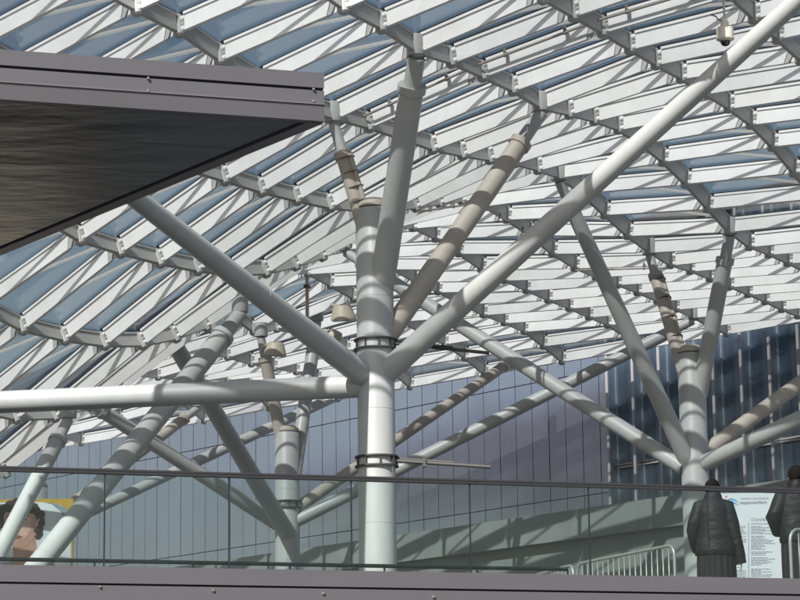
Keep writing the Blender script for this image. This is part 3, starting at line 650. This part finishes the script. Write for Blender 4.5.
def blob(cx, cy, rx, ry, n, amp):
    return [(cx+rx*(1+rr.uniform(-amp, amp))*math.cos(2*math.pi*k/n), cy+ry*(1+rr.uniform(-amp, amp))*math.sin(2*math.pi*k/n)) for k in range(n)]
flat('shirt_print', [(-20, 566), (2, 563), (16, 561), (40, 561), (58, 566), (66, 600), (-30, 600)], M_PCLOTH, post, PD, .004)
flat('neck_print', [(12, 540), (34, 530), (37, 548), (42, 562), (30, 572), (14, 566)], M_PSKIN, post, PD, .006)
flat('hair_print', blob(20, 519, 23.5, 19.5, 46, .09), M_PHAIR, post, PD, .008)
flat('hair_print', blob(38, 530, 5.6, 9.5, 22, .14), M_PHAIR, post, PD, .009)
flat('face_print', [(4, 516), (7, 509), (14, 506.5), (22, 507), (30, 510), (35, 516), (37.5, 524), (37, 533), (33, 539), (27, 545.5), (20, 548), (13, 547), (7, 541), (4, 531)], M_PSKIN, post, PD, .011)
flat('cheek_print', [(5.5, 517), (13, 511), (24, 512), (31, 519), (31, 530), (25, 538), (17, 541), (9, 537), (5.5, 528)], M_PSKL, post, PD, .013)
flat('ear_print', blob(39, 523.5, 2.2, 5.0, 14, .03), M_PSKL, post, PD, .013)
flat('hair_print', blob(31, 509.5, 6, 4.5, 18, .16), M_PHAIR, post, PD, .0145)
flat('hair_print', blob(9, 508, 8, 4.2, 18, .16), M_PHAIR, post, PD, .0145)
for k in range(26):
    th = math.pi*(.95+1.25*k/25); flat('curl_print', blob(20+22.5*math.cos(th)*rr.uniform(.9, 1.03), 520+19*math.sin(th)*rr.uniform(.9, 1.05), rr.uniform(2.2, 3.6), rr.uniform(2, 3.4), 12, .12), M_PHAIR, post, PD, .016+.0004*k, .0003)
flat('brow_print', [(20, 515.6), (25, 514), (29, 515.6), (28.6, 516.8), (24.6, 515.7), (20.4, 516.8)], M_PHAIR, post, PD, .015)
flat('eye_print', blob(24.3, 519.2, 2.6, 1.1, 12, .02), M_PHAIR, post, PD, .015)
flat('brow_print', [(6.5, 516.6), (10, 514.8), (13, 516), (12.8, 517), (10, 516.2), (6.8, 517.6)], M_PHAIR, post, PD, .015)
flat('eye_print', blob(10.2, 519.8, 2.1, 1.0, 12, .02), M_PHAIR, post, PD, .015)
flat('nose_print', [(15.2, 519), (16.6, 519), (19.6, 529.2), (17.6, 531), (13.4, 531), (12.2, 529.6), (14.6, 527)], M_PSKIN, post, PD, .015)
flat('lips_print', [(10.5, 537), (14, 535.2), (16, 535.8), (18.5, 535.2), (23.5, 536.8), (19, 539.4), (14, 539.6)], M_PLIP, post, PD, .015)
for k in range(7): flat('necklace_print', blob(23+k*2.6, 561.5-k*.9+abs(3-k)*-.35, 1.2, 1.0, 9, .1), mat('poster_beads', (.5,.5,.42), .4) if k == 0 else bpy.data.materials['poster_beads'], post, PD, .015)

# ------------------------------------------------------------------ people
def skin_body(name, pts, edges, radii, m, parent, sub=2):
    me = bpy.data.meshes.new(name); me.from_pydata(pts, edges, []); o = bpy.data.objects.new(name, me); COL.objects.link(o)
    s_ = o.modifiers.new('skin', 'SKIN'); s_.use_smooth_shade = True
    for v_, r_ in zip(me.skin_vertices[0].data, radii): v_.radius = r_ if isinstance(r_, tuple) else (r_, r_)
    me.skin_vertices[0].data[0].use_root = True
    s2 = o.modifiers.new('sub', 'SUBSURF'); s2.levels = s2.render_levels = sub
    me.materials.append(m)
    dg = bpy.context.evaluated_depsgraph_get(); ev = bpy.data.meshes.new_from_object(o.evaluated_get(dg))
    o.modifiers.clear(); o.data = ev; bpy.data.meshes.remove(me)
    for p in o.data.polygons: p.use_smooth = True
    o.parent = parent
    return o
def loft(name, rings, m, parent, n=64, fold=None, close=(True, True)):
    """rings: (z, cx, cy, rx, ry); fold(theta, k) multiplies the radius"""
    mb = MB(); vs_ = []
    for k, (z, cx, cy, rx, ry) in enumerate(rings):
        for j in range(n):
            th = 2*math.pi*j/n; f_ = fold(th, k, z) if fold else 1
            vs_.append((cx+rx*f_*math.cos(th), cy+ry*f_*math.sin(th), z))
    fs = [(k*n+j, k*n+(j+1) % n, (k+1)*n+(j+1) % n, (k+1)*n+j) for k in range(len(rings)-1) for j in range(n)]
    mb.add(vs_, fs, True)
    if close[0]: mb.add(vs_[:n], [tuple(range(n))[::-1]])
    if close[1]: mb.add(vs_[-n:], [tuple(range(n))])
    o = mb.build(name, m, None, sharp=75); o.parent = parent
    return o
def person(label, x, depth, H, yaw, arms, jacket, skirt, seed):
    """stands with the back to the viewer: local +Y is where the person looks"""
    a, _t = ray(x, 540); base = Vector((a*depth, depth, FLOOR)); k = H/1.72
    root = empty('person', base, label, 'person', 'people reading the notice board'); root.rotation_euler = (0, 0, yaw)
    P = []; E = []; R = []
    def v(p, r): P.append(tuple(c*k for c in p)); R.append(tuple(c*k for c in r) if isinstance(r, tuple) else r*k); return len(P)-1
    def chain(start, items):
        prev = start
        for p, r in items:
            q = v(p, r); E.append((prev, q)); prev = q
        return prev
    pel = v((0,0,.94), (.135,.10))
    chest = chain(pel, [((0,.0,1.10), (.125,.095)), ((0,-.01,1.28), (.15,.105)), ((0,-.01,1.40), (.13,.085))])
    chain(chest, [((0,0,1.47), .055), ((0,.015,1.53), (.068,.075)), ((0,.02,1.60), (.076,.092)), ((0,.015,1.68), (.058,.072))])
    for s_ in (-1, 1):
        chain(pel, [((s_*.09,0,.86), .09), ((s_*.10,.01,.50), .058), ((s_*.10,-.03,.30), .055), ((s_*.10,-.03,.09), .038), ((s_*.11,.10,.035), (.04,.03))])
        sh, el, wr = arms[0 if s_ < 0 else 1]
        w_ = chain(chest, [(sh, .06), (el, .043), (wr, .03)])
        d = (Vector(wr)-Vector(el)).normalized(); side = Vector((0, 1, 0)) if abs(d.z) > .5 else Vector((0, 0, 1))
        palm = Vector(wr)+d*.05; pm = chain(w_, [(tuple(palm), (.036,.018))])
        for f_ in range(4):                               # four fingers of unequal length, loosely curled
            o_ = side*(-.027+.018*f_); L = (.062,.074,.078,.058)[f_]
            c = Vector((-s_*.35, 0, 0)); b0 = palm+o_+d*.028
            chain(pm, [(tuple(b0), .0085), (tuple(b0+(d+c*.4).normalized()*L*.5), .0078), (tuple(b0+(d+c*.4).normalized()*L*.5+(d+c*1.6).normalized()*L*.5), .0065)])
        b0 = palm+side*.035; chain(pm, [(tuple(b0), .010), (tuple(b0+(d*.7+side*.6).normalized()*.035), .009), (tuple(b0+(d*1.0+side*.35).normalized()*.062), .0075)])
    skin_body('body', P, E, R, M_SKIN, root)
    # face
    fm = MB()
    for s_ in (-1, 1):
        fm.rev(Vector((s_*.031, .098, 1.605))*k, [(0,-.01),(.010*k,-.006),(.013*k,.0),(.009*k,.007),(0,.010)], 12, axis=Vector((0,1,0)))
    fm.build('eye', M_BOARD, None).parent = root
    nm = MB(); nm.tube([Vector((0,.098,1.615))*k, Vector((0,.118,1.575))*k, Vector((0,.104,1.560))*k], [.008*k,.015*k,.010*k], 10); nm.build('nose', M_SKIN, None).parent = root
    mm = MB(); mm.tube([Vector((-.024,.094,1.527))*k, Vector((0,.103,1.525))*k, Vector((.024,.094,1.527))*k], [.004*k,.007*k,.004*k], 8); mm.build('mouth', M_PLIP, None).parent = root
    for s_ in (-1, 1):
        em = MB(); em.rev(Vector((s_*.080,.005,1.585))*k, [(0,-.012*k),(.022*k,-.008*k),(.028*k,0),(.020*k,.008*k),(0,.010*k)], 12, axis=Vector((s_,-.35,.1))); em.build('ear', M_SKIN, None).parent = root
    # hair: a cap of short hair covering the back of the skull
    rr_ = random.Random(seed); hm = MB(); nv = 28; rows_ = 12; vs_ = []
    for a_ in range(rows_+1):
        ph = math.pi*.5*a_/rows_*1.42
        for b_ in range(nv):
            th = 2*math.pi*b_/nv; front = max(0, math.sin(th)); q = min(ph, math.pi*.5*(1.42-.75*front))
            r_ = 1+rr_.uniform(-.05, .09)
            vs_.append((Vector((.094*math.cos(th)*math.sin(q)*r_, .004+.112*math.sin(th)*math.sin(q)*r_, 1.61+.112*math.cos(q)*r_))*k))
    hm.add(vs_, [(a_*nv+b_, a_*nv+(b_+1) % nv, (a_+1)*nv+(b_+1) % nv, (a_+1)*nv+b_) for a_ in range(rows_) for b_ in range(nv)], True)
    hm.build('hair', M_HAIR, None, sharp=180).parent = root
    # jacket
    def puff(th, kk, z): return 1+.028*math.sin(z*50+1.6*math.sin(th*2+seed))+.03*math.sin(th*3+seed+z*9)+.012*math.sin(th*7-z*14)
    jo = loft('jacket', [(z*k, cx*k, cy*k, rx*k, ry*k) for z, cx, cy, rx, ry in jacket], M_COAT, root, fold=puff)
    for s_, (sh, el, wr) in zip((-1, 1), arms):
        sm = MB(); sh_, el_, wr_ = Vector(sh)*k, Vector(el)*k, Vector(wr)*k
        pth = [sh_+Vector((-s_*.09, 0, .035))*k, sh_, sh_.lerp(el_, .35), sh_.lerp(el_, .7), el_, el_.lerp(wr_, .4), el_.lerp(wr_, .8), wr_+(wr_-el_)*.22]
        sm.tube(pth, [r_*k*(1+.06*math.sin(q*2.3+seed)) for q, r_ in enumerate((.07, .098, .096, .088, .084, .078, .074, .07))], 24)
        sm.build('sleeve', M_COAT, None, sharp=75).parent = jo
    cm = MB(); 
    co = loft('collar', [(1.42*k, 0, -.01*k, .135*k, .115*k), (1.48*k, 0, -.01*k, .115*k, .112*k), (1.53*k, 0, -.012*k, .102*k, .108*k), (1.55*k, 0, -.01*k, .085*k, .092*k)], M_COAT, root); co.parent = jo
    def pleat(th, kk, z): return 1+.035*math.sin(th*17+.4*math.sin(z*5))*min(1, kk/2)+.015*math.sin(th*5+seed)
    so_ = loft('long_skirt', [(z*k, cx*k, cy*k, rx*k, ry*k) for z, cx, cy, rx, ry in skirt], M_SKIRT, root, n=136, fold=pleat)
    hb = loft('hem', [((jacket[0][0]-.02)*k, jacket[0][1]*k, jacket[0][2]*k, jacket[0][3]*1.0*k, jacket[0][4]*1.0*k), ((jacket[0][0]+.025)*k, jacket[0][1]*k, jacket[0][2]*k, jacket[0][3]*1.03*k, jacket[0][4]*1.03*k)], M_HAIR, root); hb.parent = jo
    for s_ in (-1, 1):
        shm = MB(); c = Vector((s_*.105, .06, 0))*k
        shm.add([c+Vector((x_*wv_*k, y_*k, z_*k)) for y_, wv_, z1_ in ((-.13,.036,.085),(-.05,.042,.09),(.05,.048,.062),(.13,.040,.040),(.165,.02,.022)) for x_, z_ in ((-1,0),(1,0),(.8,z1_),(-.8,z1_))],
                [(0,1,2,3),(19,18,17,16)]+[(q*4+a_, q*4+(a_+1) % 4, q*4+4+(a_+1) % 4, q*4+4+a_) for q in range(4) for a_ in range(4)], True)
        shm.build('shoe', M_SHOE, None).parent = root
    return root
SH = ((-.165,-.01,1.375), (.165,-.01,1.375))
person('person in dark quilted jacket and long pleated skirt, back turned, beside right white column', 714.5, 33.0, 1.78, -.12,
       ((SH[0], (-.26,-.03,1.08), (-.225,.13,.90)), (SH[1], (.24,-.02,1.06), (.30,.02,.74))),
       [(.80,.01,0,.255,.19), (.90,.01,0,.245,.185), (1.02,0,0,.22,.175), (1.15,0,0,.205,.17), (1.28,0,-.01,.20,.165), (1.37,0,-.01,.20,.155), (1.425,0,-.01,.175,.135), (1.46,0,-.01,.125,.11), (1.49,0,-.005,.10,.10)],
       [(.10,.01,0,.235,.19), (.3,.01,0,.24,.185), (.55,.01,0,.235,.18), (.75,.01,0,.23,.175), (.86,.01,0,.21,.16)], 1)
person('taller person in a black jacket cut off by the right edge, back turned', 799, 32.3, 1.84, .10,
       ((SH[0], (-.31,-.05,1.10), (-.22,.14,.99)), (SH[1], (.30,-.03,1.08), (.25,.13,.92))),
       [(.84,.0,0,.225,.18), (.95,0,0,.235,.18), (1.05,0,0,.24,.175), (1.15,0,0,.235,.17), (1.28,0,-.01,.235,.165), (1.37,0,-.01,.235,.155), (1.425,0,-.01,.20,.135), (1.46,0,-.01,.13,.11), (1.49,0,-.005,.10,.10)],
       [(.10,0,0,.20,.18), (.3,0,0,.205,.18), (.55,0,0,.205,.175), (.75,0,0,.205,.17), (.90,0,0,.20,.16)], 5)

# ------------------------------------------------------------------ small things hung in the canopy
nd = N[4, -10]
cc = at(725, 33, nd.y-.25); u_ = cc.y/F
cctv = empty('dome_camera', cc, 'cream dome security camera hanging under the canopy at upper right', 'camera')
mb = MB(); mb.tube([Vector((cc.x, cc.y, nd.z-.1)), Vector((cc.x, cc.y, cc.z+14*u_))], .018, 10); mb.tube([Vector((nd.x, nd.y, nd.z-.1)), Vector((cc.x, cc.y, nd.z-.1))], .022, 10); mb.build('bracket', M_RIB, cctv)
mb = MB(); mb.rev(cc, [(0, 16*u_), (2.4*u_, 16*u_), (2.8*u_, 14*u_), (4.2*u_, 12*u_), (4.6*u_, 7*u_), (8.4*u_, 5.5*u_), (9*u_, 4*u_), (9*u_, -5*u_), (9.3*u_, -5.2*u_), (9.3*u_, -7*u_), (6.3*u_, -8.8*u_), (0, -8.8*u_)], 32); mb.build('housing', M_CAM, cctv)
mb = MB(); mb.rev(cc, [(5.2*u_, -8.7*u_), (5.3*u_, -9.6*u_), (4.6*u_, -12*u_), (2.8*u_, -13.8*u_), (0, -14.4*u_)], 24); mb.build('dome', M_BLACK, cctv)
mb = MB(); mb.tube([Vector((cc.x-.03, cc.y, cc.z+13*u_)), Vector((cc.x-.10, cc.y, cc.z+15*u_)), Vector((cc.x-.12, cc.y, cc.z+18*u_)), Vector((cc.x-.2, cc.y+.02, cc.z+21*u_))], .012, 8); mb.build('cable', M_CABLE, cctv)
def conduit(label, keys, dz, off, r=.022):
    pts = [N[k]+Vector((0,0,dz))+off for k in keys]
    t = empty('conduit', pts[0], label, 'conduit', 'cable conduits clipped under the canopy')
    mb = MB(); mb.tube(pts, r, 10); mb.build('pipe', M_CONDUIT, t)
    for a_, b_ in zip(pts, pts[1:]):
        n = max(1, int((b_-a_).length/1.05))
        for q in range(n):
            c = a_.lerp(b_, (q+.5)/n); mb = MB(); mb.box(c+Vector((0,.03,.05)), .04, .08, .13); mb.build('clip', M_CABLE, t)
conduit('beige conduit running along the purlin to the dome camera', [(1, -10), (2, -10), (3, -10), (4, -10)], -.02, Vector((-.10, -.13, .05)))
conduit('thin conduit following a rib above the middle of the canopy', [(0, -5), (0, -4), (0, -3), (0, -2), (0, -1), (0, 0)], -.22, Vector((.08, -.08, 0)), .02)
conduit('thin conduit crossing to the head of the right column', [(0, 2), (1, 2)], -.20, Vector((-.05, -.1, 0)), .018)
hp = N[-3, 2]; hq = at(301.5, 325, hp.y)
hang = empty('hanging_pole', hp, 'slim beige pole hanging from the canopy above the left column', 'pole')
mb = MB(); mb.tube([Vector((hp.x, hp.y, hp.z-.1)), Vector((hp.x, hp.y, hq.z))], .042, 12); mb.build('shaft', M_LAMP, hang)
mb = MB(); mb.box(Vector((hp.x, hp.y, hp.z-.42)), .16, .16, .06); mb.build('clamp', M_RING, hang)
def flood(label, x, y, depth, w_px, h_px, arm, tilt):
    c = at(x, y, depth); u = depth/F; t = empty('floodlight', c, label, 'floodlight', 'beige floodlights under the far canopy')
    ax = Vector((math.sin(tilt), -.25, math.cos(tilt))).normalized(); r1 = w_px/2*u; h = h_px*u
    mb = MB(); mb.rev(c, [(0, h*.62), (r1*.62, h*.6), (r1*.72, h*.5), (r1*.97, -h*.2), (r1, -h*.24), (r1, -h*.4), (r1*.9, -h*.42), (0, -h*.42)], 28, axis=ax); mb.build('housing', M_LAMP, t)
    mb = MB(); mb.rev(c-ax*h*.43, [(0, -.012), (r1*.86, -.012), (r1*.86, 0), (0, 0)], 28, axis=ax); mb.build('lens', M_WIN, t)
    mb = MB(); e = at(*arm); mb.tube([c+ax*h*.3, c.lerp(e, .5)+Vector((0,0,.08)), e], .045, 10); mb.build('bracket', M_LAMP, t)
flood('beige floodlight beside the cap of the left column', 275.5, 350, 58.5, 23, 13, (263, 346, 59.3), .12)
flood('beige floodlight on an arm below the hanging pole', 343, 314, 58.5, 26, 15, (330, 305, 58.5), -.08)
flood('beige floodlight half hidden behind the big sloping branch', 333, 338, 59.5, 20, 14, (318, 330, 60.5), .5)
print('RZ', RZ, 'objects', len(bpy.data.objects))
